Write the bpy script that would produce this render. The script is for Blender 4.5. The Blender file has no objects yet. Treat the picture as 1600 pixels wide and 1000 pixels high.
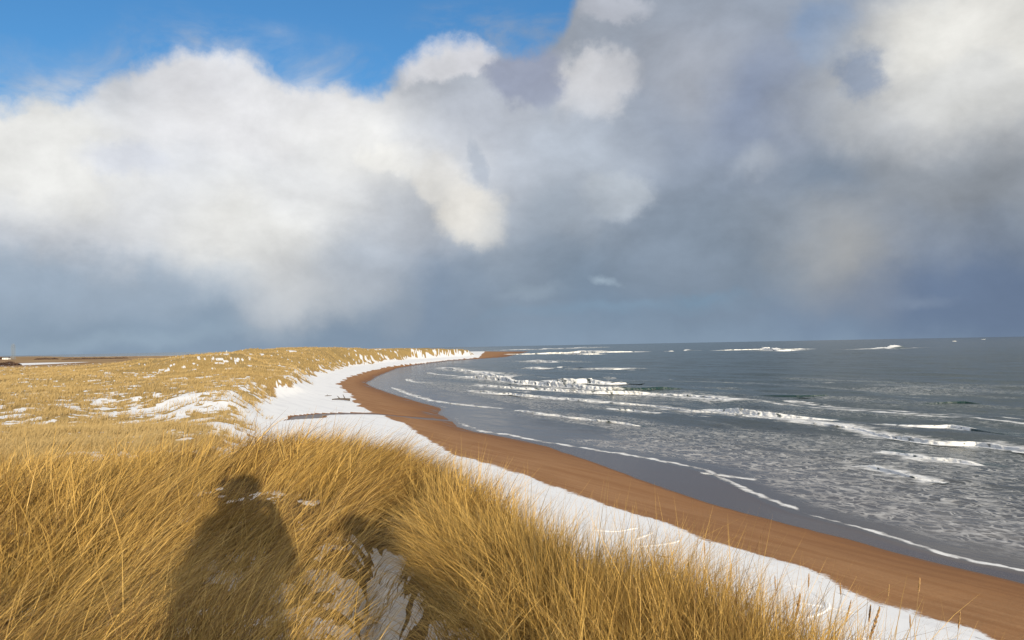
import bpy, bmesh, math, random
import numpy as np
from mathutils import Vector, Matrix

random.seed(7)
rng = np.random.default_rng(7)
SC = bpy.context.scene
COL = SC.collection
R = math.radians

# ------------------------------------------------------------------ camera
H = 10.0                      # eye height above the sea
F = 1230.0                    # focal length in photo pixels (1600 wide)
ROLL = math.atan(0.01875)
PITCH = math.atan(40.5 / F)
fwd = Vector((0, math.cos(PITCH), math.sin(PITCH)))
up0 = Vector((0, -math.sin(PITCH), math.cos(PITCH)))
xr = Vector((1, 0, 0))
right = xr * math.cos(ROLL) - up0 * math.sin(ROLL)
upc = xr * math.sin(ROLL) + up0 * math.cos(ROLL)
cam = bpy.data.cameras.new('camera')
cam.sensor_width = 36.0
cam.lens = 36.0 * F / 1600.0
cam.clip_start = 0.02
cam.clip_end = 200000.0
camo = bpy.data.objects.new('camera', cam)
COL.objects.link(camo)
M = Matrix((right, upc, -fwd)).transposed().to_4x4()
M.translation = Vector((0, 0, H))
camo.matrix_world = M
SC.camera = camo


def ray(px, py):
    return (right * ((px - 800) / F) - upc * ((py - 500) / F) + fwd)


def on_z(px, py, z):
    d = ray(px, py)
    t = (z - H) / d.z
    return (d.x * t, d.y * t)


def at_dist(px, py, Y):
    d = ray(px, py)
    t = Y / d.y
    return Vector((d.x * t, Y, H + d.z * t))


# ------------------------------------------------------------------ small numeric helpers
def hash2(ix, iy, seed):
    h = (ix * 374761393 + iy * 668265263 + seed * 974711) & 0xFFFFFFFF
    h = ((h ^ (h >> 13)) * 1274126177) & 0xFFFFFFFF
    h = h ^ (h >> 16)
    return (h & 0xFFFF) / 65535.0


def vnoise(x, y, seed=0):
    x = np.asarray(x, float); y = np.asarray(y, float)
    ix = np.floor(x).astype(np.int64); iy = np.floor(y).astype(np.int64)
    fx = x - ix; fy = y - iy
    ux = fx * fx * fx * (fx * (fx * 6 - 15) + 10); uy = fy * fy * fy * (fy * (fy * 6 - 15) + 10)
    a = hash2(ix, iy, seed); b = hash2(ix + 1, iy, seed)
    c = hash2(ix, iy + 1, seed); d = hash2(ix + 1, iy + 1, seed)
    return (a * (1 - ux) + b * ux) * (1 - uy) + (c * (1 - ux) + d * ux) * uy


def fbm(x, y, seed=0, octv=4, gain=0.5):
    s = 0; a = 1; t = 0
    for k in range(octv):
        s = s + a * vnoise(x * 2 ** k + 17.3 * k, y * 2 ** k - 9.1 * k, seed + k)
        t += a; a *= gain
    return s / t


def sstep(a, b, x):
    t = np.clip((x - a) / (b - a), 0, 1)
    return t * t * (3 - 2 * t)


def dist_poly(x, y, pts, closed=False):
    """distance to a polyline and the fraction of its length at the nearest point"""
    P = np.array(pts, float)
    if closed:
        P = np.vstack([P, P[:1]])
    L = np.hypot(*(P[1:] - P[:-1]).T); cum = np.concatenate([[0], np.cumsum(L)])
    best = np.full(x.shape, 1e18); bs = np.zeros(x.shape)
    for i in range(len(P) - 1):
        ax, ay = P[i]; dx, dy = P[i + 1] - P[i]
        l2 = dx * dx + dy * dy + 1e-12
        t = np.clip(((x - ax) * dx + (y - ay) * dy) / l2, 0, 1)
        d2 = (x - ax - t * dx) ** 2 + (y - ay - t * dy) ** 2
        m = d2 < best
        best = np.where(m, d2, best)
        bs = np.where(m, (cum[i] + t * L[i]) / cum[-1], bs)
    return np.sqrt(best), bs


def inside(x, y, pts):
    P = np.array(pts, float)
    r = np.zeros(x.shape, bool)
    j = len(P) - 1
    for i in range(len(P)):
        xi, yi = P[i]; xj, yj = P[j]
        if yi != yj:
            c = ((yi > y) != (yj > y)) & (x < (xj - xi) * (y - yi) / (yj - yi) + xi)
            r ^= c
        j = i
    return r


def smooth_line(pts, n=4):
    """Catmull-Rom subdivision of a polyline"""
    P = np.array(pts, float)
    Q = np.vstack([2 * P[0] - P[1], P, 2 * P[-1] - P[-2]])
    out = []
    for i in range(len(P) - 1):
        p0, p1, p2, p3 = Q[i:i + 4]
        for k in range(n):
            t = k / n
            out.append(0.5 * ((2 * p1) + (-p0 + p2) * t + (2 * p0 - 5 * p1 + 4 * p2 - p3) * t * t + (-p0 + 3 * p1 - 3 * p2 + p3) * t ** 3))
    out.append(P[-1])
    return np.array(out)


# ------------------------------------------------------------------ object helpers
def tag(o, label=None, cat=None, group=None, kind=None):
    if label: o['label'] = label
    if cat: o['category'] = cat
    if group: o['group'] = group
    if kind: o['kind'] = kind
    return o


def mesh_np(name, verts, faces, mat, attrs=None, smooth=False, parent=None):
    """verts (n,3), faces (m,4) or (m,3) arrays -> one linked mesh object"""
    me = bpy.data.meshes.new(name)
    verts = np.ascontiguousarray(verts, np.float32); faces = np.ascontiguousarray(faces, np.int32)
    k = faces.shape[1]
    me.vertices.add(len(verts)); me.vertices.foreach_set('co', verts.ravel())
    me.loops.add(faces.size); me.loops.foreach_set('vertex_index', faces.ravel())
    me.polygons.add(len(faces))
    me.polygons.foreach_set('loop_start', np.arange(0, faces.size, k, dtype=np.int32))
    me.polygons.foreach_set('loop_total', np.full(len(faces), k, np.int32))
    me.polygons.foreach_set('use_smooth', np.full(len(faces), smooth, bool))
    me.update(calc_edges=True)
    for an, av in (attrs or {}).items():
        a = me.attributes.new(an, 'FLOAT', 'POINT')
        a.data.foreach_set('value', np.ascontiguousarray(av, np.float32))
    if mat: me.materials.append(mat)
    o = bpy.data.objects.new(name, me)
    COL.objects.link(o)
    if parent: o.parent = parent
    return o


def bm_obj(name, bm, mat, parent=None, smooth=False, loc=None):
    me = bpy.data.meshes.new(name)
    bmesh.ops.recalc_face_normals(bm, faces=bm.faces[:])
    bm.to_mesh(me); bm.free()
    if smooth:
        for p in me.polygons: p.use_smooth = True
    me.materials.append(mat)
    o = bpy.data.objects.new(name, me)
    COL.objects.link(o)
    if parent: o.parent = parent
    if loc is not None: o.location = loc
    return o


def add_tube(bm, pts, radii, seg=6):
    rings = []
    n = len(pts)
    for i, p in enumerate(pts):
        p = Vector(p)
        t = (Vector(pts[min(i + 1, n - 1)]) - Vector(pts[max(i - 1, 0)])).normalized()
        a = t.cross(Vector((0.31, 0.95, 0.05)))
        if a.length < 1e-3: a = t.cross(Vector((1, 0, 0)))
        a.normalize(); b = t.cross(a)
        r = radii[i] if hasattr(radii, '__len__') else radii
        rings.append([bm.verts.new(p + a * r * math.cos(6.2832 * k / seg) + b * r * math.sin(6.2832 * k / seg)) for k in range(seg)])
    for i in range(n - 1):
        for k in range(seg):
            bm.faces.new((rings[i][k], rings[i][(k + 1) % seg], rings[i + 1][(k + 1) % seg], rings[i + 1][k]))
    bm.faces.new(rings[0][::-1]); bm.faces.new(rings[-1])


def add_box(bm, c, s):
    m = Matrix.Translation(Vector(c)) @ Matrix.Diagonal((s[0], s[1], s[2], 1))
    bmesh.ops.create_cube(bm, size=1, matrix=m)


def empty(name, loc):
    o = bpy.data.objects.new(name, None)
    o.empty_display_size = 0.1
    o.location = loc
    COL.objects.link(o)
    return o


# ------------------------------------------------------------------ node helpers
class NT:
    def __init__(self, tree):
        self.t = tree; self.n = tree.nodes; self.l = tree.links

    def put(self, sock, v):
        if v is None: return
        if hasattr(v, 'is_output') or isinstance(v, bpy.types.NodeSocket):
            self.l.new(v, sock)
        else:
            sock.default_value = v

    def math(self, op, a, b=None, c=None, clamp=False):
        n = self.n.new('ShaderNodeMath'); n.operation = op; n.use_clamp = clamp
        self.put(n.inputs[0], a); self.put(n.inputs[1], b)
        if c is not None: self.put(n.inputs[2], c)
        return n.outputs[0]

    def vmath(self, op, a, b=None, scale=None):
        n = self.n.new('ShaderNodeVectorMath'); n.operation = op
        self.put(n.inputs[0], a); self.put(n.inputs[1], b)
        if scale is not None: self.put(n.inputs['Scale'], scale)
        return n.outputs['Value'] if op in ('LENGTH', 'DOT_PRODUCT', 'DISTANCE') else n.outputs[0]

    def mix(self, f, a, b, blend='MIX'):
        n = self.n.new('ShaderNodeMix'); n.data_type = 'RGBA'; n.blend_type = blend
        n.clamp_factor = True
        self.put(n.inputs[0], f); self.put(n.inputs[6], a); self.put(n.inputs[7], b)
        return n.outputs[2]

    def noise(self, vec, scale, detail=4, rough=0.5, dist=0.0, out='Fac'):
        n = self.n.new('ShaderNodeTexNoise'); n.noise_dimensions = '3D'
        self.put(n.inputs['Vector'], vec)
        n.inputs['Scale'].default_value = scale; n.inputs['Detail'].default_value = detail
        n.inputs['Roughness'].default_value = rough; n.inputs['Distortion'].default_value = dist
        return n.outputs[out]

    def mapr(self, v, a, b, c=0.0, d=1.0, smooth=True):
        n = self.n.new('ShaderNodeMapRange'); n.interpolation_type = 'SMOOTHSTEP' if smooth else 'LINEAR'
        n.clamp = True
        self.put(n.inputs[0], v)
        for k, q in zip((1, 2, 3, 4), (a, b, c, d)): self.put(n.inputs[k], q)
        return n.outputs[0]

    def attr(self, name):
        n = self.n.new('ShaderNodeAttribute'); n.attribute_name = name
        return n.outputs['Fac']

    def mapping(self, vec, loc=(0, 0, 0), rot=(0, 0, 0), scale=(1, 1, 1), typ='POINT'):
        n = self.n.new('ShaderNodeMapping'); n.vector_type = typ
        self.put(n.inputs['Vector'], vec)
        n.inputs['Location'].default_value = loc; n.inputs['Rotation'].default_value = rot; n.inputs['Scale'].default_value = scale
        return n.outputs[0]

    def pos(self):
        return self.n.new('ShaderNodeNewGeometry').outputs['Position']

    def bump(self, h, strength, distance, normal=None):
        n = self.n.new('ShaderNodeBump')
        self.put(n.inputs['Strength'], strength); n.inputs['Distance'].default_value = distance
        self.put(n.inputs['Height'], h)
        if normal is not None: self.put(n.inputs['Normal'], normal)
        return n.outputs[0]


def material(name):
    m = bpy.data.materials.new(name); m.use_nodes = True
    nt = NT(m.node_tree); nt.n.clear()
    out = nt.n.new('ShaderNodeOutputMaterial')
    bs = nt.n.new('ShaderNodeBsdfPrincipled')
    nt.l.new(bs.outputs[0], out.inputs[0])
    return m, nt, bs, out


def lin(*c):
    return tuple((v / 255 / 12.92 if v / 255 <= 0.04045 else ((v / 255 + 0.055) / 1.055) ** 2.4) for v in c) + (1.0,)


def plain(name, col, rough=0.7, var=0.15, scale=8.0):
    m, nt, bs, _ = material(name)
    n = nt.noise(nt.pos(), scale, 4, 0.6)
    f = nt.mapr(n, 0.3, 0.7, 1 - var, 1 + var)
    nt.put(bs.inputs['Base Color'], nt.mix(1.0, (*col, 1), f, 'MULTIPLY'))
    bs.inputs['Roughness'].default_value = rough
    return m


# ------------------------------------------------------------------ sun and sky
SUN_AZ, SUN_EL = 180 - 17.7, 10.3
sund = Vector((math.sin(R(SUN_AZ)) * math.cos(R(SUN_EL)), math.cos(R(SUN_AZ)) * math.cos(R(SUN_EL)), math.sin(R(SUN_EL))))
sl = bpy.data.lights.new('sun', 'SUN')
sl.energy = 5.0
sl.angle = R(0.5)
sl.color = (1.0, 0.86, 0.64)
so = bpy.data.objects.new('sun', sl)
so.rotation_euler = (-sund).to_track_quat('-Z', 'Y').to_euler()
so.location = (20, -60, 40)
COL.objects.link(so)


def sky_px(px, py):
    d = ray(px, py).normalized()
    return math.atan2(d.x, d.y) * F, math.asin(d.z) * F


def build_world():
    w = bpy.data.worlds.new('World'); SC.world = w; w.use_nodes = True
    nt = NT(w.node_tree); nt.n.clear()
    out = nt.n.new('ShaderNodeOutputWorld')
    sky = nt.n.new('ShaderNodeTexSky'); sky.sky_type = 'NISHITA'; sky.sun_disc = False
    sky.sun_elevation = R(SUN_EL); sky.sun_rotation = R(SUN_AZ)
    sky.air_density = 1.0; sky.dust_density = 0.3; sky.ozone_density = 1.6
    bg1 = nt.n.new('ShaderNodeBackground'); bg1.inputs[1].default_value = 0.15
    nt.put(bg1.inputs[0], nt.mix(1.0, sky.outputs[0], (0.31, 0.60, 0.86, 1), 'MULTIPLY'))
    bg2 = nt.n.new('ShaderNodeBackground'); bg2.inputs[1].default_value = 0.85
    d = nt.n.new('ShaderNodeTexCoord').outputs['Generated']
    sep = nt.n.new('ShaderNodeSeparateXYZ'); nt.l.new(d, sep.inputs[0])
    az = nt.math('MULTIPLY', nt.math('ARCTAN2', sep.outputs[0], sep.outputs[1]), F)
    el = nt.math('MULTIPLY', nt.math('ARCSINE', sep.outputs[2]), F)
    cmb = nt.n.new('ShaderNodeCombineXYZ'); nt.l.new(az, cmb.inputs[0]); nt.l.new(el, cmb.inputs[1])
    P = cmb.outputs[0]

    def warp(base, scale, amp, detail, rough, seed):
        n = nt.noise(nt.mapping(d, loc=(seed, seed * 1.7, -seed)), scale, detail, rough, 0.0, 'Color')
        v = nt.vmath('SUBTRACT', n, (0.5, 0.5, 0.5))
        return nt.vmath('ADD', base, nt.vmath('MULTIPLY', v, (amp, amp, 0)))
    P1 = warp(warp(P, 4.0, 150, 3, 0.5, 3.1), 13.0, 75, 7, 0.6, 5.2)   # broad swirls, billowed
    P2 = warp(warp(P, 9.0, 70, 4, 0.55, 1.3), 24.0, 62, 9, 0.64, 8.7)  # torn cumulus edges
    col = lin(150, 162, 178)
    # vertical drift of the cloud colour from the horizon upwards
    g = nt.mapr(el, 0, 300)
    col = nt.mix(g, lin(133, 152, 172), lin(160, 168, 180))
    # (px, py, rx, ry, rot, rgb, opacity, inner, crisp)
    B = BLOBS
    for (px, py, rx, ry, rot, rgb, op, inner, crisp) in B:
        cx, cy = sky_px(px, py)
        mp = nt.mapping((P, P1, P2)[crisp], (cx, cy, 0), (0, 0, R(rot)), (rx, ry, 1), 'TEXTURE')
        ln = nt.vmath('LENGTH', mp)
        if crisp == 2: inner = .3 + .6 * inner
        f = nt.mapr(ln, inner, 1.0 if crisp == 2 else 1.25, op, 0.0)
        col = nt.mix(f, col, lin(*rgb))
    # fine billow texture
    n = nt.noise(nt.mapping(d, scale=(1, 1, 1.5)), 8.0, 10, 0.6, 0.15)
    up = nt.mapr(el, 30, 170, .35, 1)
    n = nt.math('ADD', 1.0, nt.math('MULTIPLY', nt.math('MULTIPLY', nt.math('SUBTRACT', n, .5), .85), up))
    col = nt.mix(1.0, col, n, 'MULTIPLY')
    col = nt.mix(nt.mapr(el, 560, 900), col, (1.0, 0.97, 0.92, 1))  # near-white tone of the added overhead cloud, fill light for the snow
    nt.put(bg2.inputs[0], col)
    # where there is cloud at all: an upper limit of elevation for each azimuth
    ramp = nt.n.new('ShaderNodeValToRGB')
    nt.put(ramp.inputs[0], nt.mapr(az, -math.pi * F, math.pi * F, 0, 1, False))
    # elevation limits in px above the horizon, /1000
    lim = [(-180, 0.18), (-130, .3), (-70, 0.40)]
    for (px, py) in TOPLINE:
        a, e = sky_px(px, py)
        lim.append((math.degrees(a / F), max(0.02, e / 1000)))
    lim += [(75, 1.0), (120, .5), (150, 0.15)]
    cr = ramp.color_ramp
    cr.elements[0].position = 0; cr.elements[0].color = (lim[0][1],) * 3 + (1,)
    cr.elements[1].position = 1; cr.elements[1].color = (lim[-1][1],) * 3 + (1,)
    for a, e in lim[1:]:
        el_ = cr.elements.new((a + 180) / 360); el_.color = (e, e, e, 1)
    lv = nt.math('MULTIPLY', ramp.outputs[0], 1000)
    sp = nt.n.new('ShaderNodeSeparateXYZ'); nt.l.new(P2, sp.inputs[0])
    dd = nt.math('SUBTRACT', lv, sp.outputs[1])
    mask = nt.mapr(dd, -16, 26)
    wisp = nt.noise(nt.mapping(d, scale=(1, 1, 2.2), rot=(0, 0.5, 0)), 7.0, 8, 0.6, 0.5)
    wm = nt.math('MULTIPLY', nt.mapr(dd, -90, 10, 0, 0.75), nt.mapr(wisp, 0.42, 0.75))
    mask = nt.math('MAXIMUM', mask, wm)
    # broken white cloud added overhead, out of view, to brighten and neutralise the snow
    fill_cloud = nt.math('MULTIPLY', nt.mapr(el, 560, 900), nt.mapr(nt.noise(d, 2.6, 6, .55), .32, .50))
    mask = nt.math('MAXIMUM', mask, fill_cloud)
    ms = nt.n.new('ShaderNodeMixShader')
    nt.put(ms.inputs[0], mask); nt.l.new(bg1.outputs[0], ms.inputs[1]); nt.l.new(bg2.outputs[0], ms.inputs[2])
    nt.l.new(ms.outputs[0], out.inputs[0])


TOPLINE = [(-150, 140), (0, 158), (110, 148), (180, 110), (290, 78), (400, 88), (480, 122), (590, 140), (630, 105), (690, 66), (745, 62),
           (830, 70), (880, 45), (900, -10), (960, -120), (1100, -300)]
BLOBS = [
    # base tones of the storm bank
    (150, 470, 380, 90, 0, (138, 157, 176), .8, .2, 1),
    (640, 480, 260, 110, 0, (126, 144, 164), .8, .2, 1),
    (1000, 440, 330, 90, 0, (117, 138, 160), .85, .2, 1),
    (1500, 470, 330, 110, 0, (103, 121, 147), .9, .25, 1),
    (1150, 200, 260, 260, 0, (146, 157, 174), .9, .3, 1),
    (1130, 370, 280, 130, 0, (129, 143, 159), .9, .2, 1),
    # great white cumulus
    (330, 270, 520, 170, 0, (214, 217, 222), 1, .35, 1),
    (60, 240, 190, 110, 0, (229, 229, 226), .9, .1, 2),
    (420, 180, 260, 90, 5, (228, 228, 230), .8, .1, 2),
    (300, 120, 110, 50, 10, (226, 227, 231), .8, .1, 2),
    (400, 370, 230, 100, -12, (227, 227, 224), .95, .15, 1),
    (430, 440, 90, 90, 0, (208, 211, 214), .7, .0, 1),
    (590, 250, 170, 95, 0, (226, 226, 224), .9, .2, 1),
    (640, 335, 110, 75, -25, (174, 181, 191), .8, .1, 1),
    (555, 405, 120, 70, 0, (160, 170, 183), .8, .05, 1),
    (195, 250, 80, 36, 0, (202, 207, 218), .7, .0, 2),
    (735, 335, 75, 60, -30, (229, 226, 219), .9, .35, 2),
    (680, 280, 60, 40, -30, (226, 224, 219), .8, .3, 2),
    (600, 245, 66, 34, 0, (236, 235, 231), .8, .3, 2),
    (80, 425, 300, 60, -4, (152, 169, 187), .8, .1, 1),
    (690, 440, 90, 90, 0, (131, 148, 169), .7, .0, 1),
    # centre
    (780, 190, 170, 90, 0, (194, 200, 211), .85, .2, 1),
    (690, 100, 80, 44, 15, (218, 219, 224), .95, .5, 2),
    (745, 90, 40, 34, 15, (216, 217, 223), .95, .5, 2),
    (925, 130, 90, 66, 0, (211, 212, 216), .95, .45, 2),
    (820, 118, 70, 58, 0, (158, 166, 187), .95, .45, 2),
    (900, 255, 140, 90, 0, (178, 187, 199), .85, .15, 1),
    (740, 250, 22, 44, 10, (170, 179, 192), .7, .1, 2),
    (960, 305, 70, 46, 0, (181, 189, 198), .8, .35, 2),
    (870, 330, 110, 50, 0, (160, 171, 184), .8, .1, 1),
    (820, 420, 110, 110, 0, (143, 156, 171), .7, .0, 1),
    (960, 8, 80, 26, 0, (190, 194, 204), .8, .2, 2),
    # right
    (1090, 110, 140, 90, 0, (162, 167, 177), .8, .1, 1),
    (1210, 180, 100, 120, 0, (131, 144, 169), .85, .1, 1),
    (1285, 62, 62, 66, 0, (128, 152, 184), .75, .05, 2),
    (1360, 165, 190, 90, 20, (164, 171, 180), .7, .1, 1),
    (1480, 140, 210, 150, -10, (191, 193, 195), .95, .2, 1),
    (1540, 60, 190, 110, -10, (224, 223, 218), .95, .2, 2),
    (1500, 150, 120, 70, -10, (206, 207, 206), .85, .15, 2),
    (1340, 120, 40, 44, 0, (135, 150, 174), .75, .15, 2),
    (1450, 290, 270, 70, 3, (143, 150, 159), .95, .25, 1),
    (1290, 290, 90, 60, 0, (125, 140, 159), .8, .0, 1),
    (1470, 380, 230, 60, 0, (136, 146, 161), .7, .1, 1),
    (1310, 415, 110, 100, 0, (167, 169, 170), .9, .0, 1),
    (1180, 262, 46, 26, 0, (170, 178, 189), .75, .05, 1),
    (1520, 455, 220, 70, 0, (107, 124, 150), .85, .1, 1),
    # bands of thinner cloud above the sea
    (955, 430, 26, 10, 0, (164, 182, 197), .7, .0, 1),
    (960, 482, 230, 16, 1, (128, 152, 174), .6, .0, 1),
    (840, 452, 60, 14, 0, (150, 166, 182), .6, .0, 1),
    (1090, 462, 60, 13, 0, (124, 152, 176), .6, .0, 1),
    (1420, 485, 70, 15, 0, (128, 143, 164), .6, .0, 1),
    (150, 515, 320, 18, 0, (150, 169, 186), .6, .0, 1),
    (640, 470, 40, 60, 0, (146, 159, 174), .6, .0, 1),
]
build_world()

# ------------------------------------------------------------------ plan of the coast
# lines traced where land, sand and water meet, laid on the level each of them has
WATER_PX = [(1600, 900), (1500, 880), (1418, 858), (1330, 830), (1225, 803), (1180, 785), (1135, 760), (1075, 735), (1012, 721), (962, 711),
            (900, 702), (840, 692), (800, 684), (742, 675), (715, 667), (705, 657), (684, 646), (690, 640), (687, 637), (650, 627), (617, 617),
            (585, 606), (572, 599), (590, 588), (620, 576), (650, 570.5), (700, 564), (745, 561), (790, 558)]
SNOW_PX = [(1546, 997), (1507, 982), (1424, 961), (1356, 942), (1304, 914), (1265, 897), (1225, 880), (1120, 849), (1060, 828), (970, 800), (910, 778),
           (850, 757), (800, 740), (757, 725), (707, 710), (662, 685), (625, 662), (597, 650), (560, 637), (540, 612), (526, 600), (540, 590), (575, 580), (612, 571.5),
           (650, 567), (700, 561.5), (748, 558)]
TOE_PX = [(430, 668), (432, 640), (446, 622), (487, 612), (497, 602), (495, 590), (530, 580), (552, 573), (607, 566.5), (650, 561), (700, 558), (746, 555.5)]
Z_WATER, Z_SNOW, Z_TOE = 0.02, 1.25, 2.1
ORANGE_PX = [(1600, 918), (1500, 893), (1408, 872), (1300, 844), (1225, 826), (1200, 819), (1090, 791), (1000, 761), (940, 737), (880, 713), (850, 699), (815, 689), (780, 682), (742, 674)]
water = [on_z(*p, Z_WATER) for p in WATER_PX]
OL = [(44, -60), (38, -20), (31, 8)] + [on_z(*p, .14) for p in ORANGE_PX] + [on_z(p[0] - 1, p[1], .1) for p in WATER_PX[14:]] + [(28, 1350), (-300, 1695), (-3000, 4190), (-30000, 29990)]
snow = [on_z(*p, Z_SNOW) for p in SNOW_PX]
toe = [on_z(*p, Z_TOE) for p in TOE_PX]
WL = [(46, -60), (40, -20), (33, 8)] + water + [(30, 1350), (-300, 1700), (-3000, 4200), (-30000, 30000)]
SL = [(36, -60), (28, -20), (20, 10)] + snow + [(-50, 1420), (-500, 1680), (-3000, 4000), (-30000, 29000)]
TL = [(10, -60), (2, -20), (-8, 20), (-14, 45), (-20, 68)] + toe + [(-90, 1330), (-700, 1660), (-3000, 3900), (-30000, 28000)]
LANDCLOSE = [(-60000, 20000), (-60000, -60000), (0, -60000)]
water_poly, snow_poly, toe_poly, orange_poly = WL + LANDCLOSE, SL + LANDCLOSE, TL + LANDCLOSE, OL + LANDCLOSE
STREAM = smooth_line([on_z(p[0], p[1], 1.5) for p in [(425, 668), (455, 661), (480, 655), (500, 650), (540, 645.5), (580, 643), (640, 641.5), (700, 639.5)]])

# mean dune heights: (px, py, distance) on visible ground
HC = [(400, 551, 270), (440, 551, 300), (465, 546, 380), (485, 543.2, 420), (505, 545.5, 430), (530, 547, 480), (550, 546.5, 600), (575, 546.5, 720), (620, 547.5, 850), (660, 547.5, 960),
      (700, 549, 1100), (742, 549.5, 1190), (330, 559, 210), (370, 554, 240), (200, 585, 170), (100, 605, 130), (50, 645, 80), (200, 645, 85), (20, 690, 50),
      (300, 640, 78), (350, 613, 95), (330, 617, 92), (400, 612, 102), (430, 600, 126), (430, 588, 155), (455, 574, 205), (300, 600, 118), (240, 650, 78), (400, 575, 175), (370, 585, 150), (0, 590, 200), (0, 577, 300), (150, 575, 320), (250, 568, 350), (300, 562, 400), (350, 556, 330), (0, 570, 560),
      (130, 566, 800), (220, 562, 900), (300, 557, 1200), (250, 556.5, 2500), (100, 556.5, 3000), (0, 557.5, 2500), (380, 552, 2500), (-200, 566, 900), (-200, 600, 200), (-200, 558, 3000), (500, 547, 3000)]
hc = []
for (px, py, D) in HC:
    p = at_dist(px, py, D)
    hc.append((math.atan2(p.x, p.y), math.log(math.hypot(p.x, p.y)), p.z))
hc += [(R(a), math.log(r), z) for a, r, z in ((-60, 15, 4.5), (-60, 60, 5), (-90, 30, 6), (-120, 30, 6), (180, 30, 6), (120, 30, 6), (-60, 300, 5.5), (-60, 2000, 8), (-30, 6000, 11.5), (-10, 6000, 11.5), (-25, 25, 4), (-15, 35, 3))]
HCA = np.array(hc)


def dune_h(x, y):
    a = np.arctan2(x, y); l = np.log(np.hypot(x, y) + 1e-6)
    num = np.zeros(x.shape); den = np.zeros(x.shape) + 1e-12
    for (ha, hl, hz) in HCA:
        da = np.abs(a - ha); da = np.minimum(da, 2 * math.pi - da)
        q = (da / R(3.6)) ** 2 + ((l - hl) / 0.16) ** 2
        w = 1 / (0.05 + q) ** 2
        num += w * hz; den += w
    return num / den


# the dune we stand on: its brow, and the trodden hollow that runs along it
BROW = [(2.4, -4), (2.15, 0), (1.76, 1.6), (1.36, 2.8), (0.94, 3.65), (0.40, 4.4), (0.0, 5.25), (-0.42, 6.2), (-0.92, 7.2), (-1.45, 8.2), (-2.1, 9.2), (-3.3, 10.2), (-5.1, 10.1), (-7.2, 9.9),
        (-11, 9.2), (-15, 5), (-16, -6), (-6, -9)]
G0 = 8.46
PATHL = smooth_line([on_z(p[0], p[1], 8.25) for p in [(612, 872), (603, 895), (604, 930), (600, 990), (600, 1100), (640, 1300)]])
BARE = [(505, 900, .26), (560, 880, .16), (275, 955, .26), (190, 990, .22), (775, 918, .18), (790, 965, .24), (287, 722, .42), (470, 965, .3), (330, 905, .2), (660, 975, .12), (740, 985, .2), (850, 985, .12),
        (460, 905, .2), (530, 960, .25), (400, 950, .2), (540, 915, .2)]
BARE = [(*on_z(px, py, 8.45), r) for px, py, r in BARE]


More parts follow.
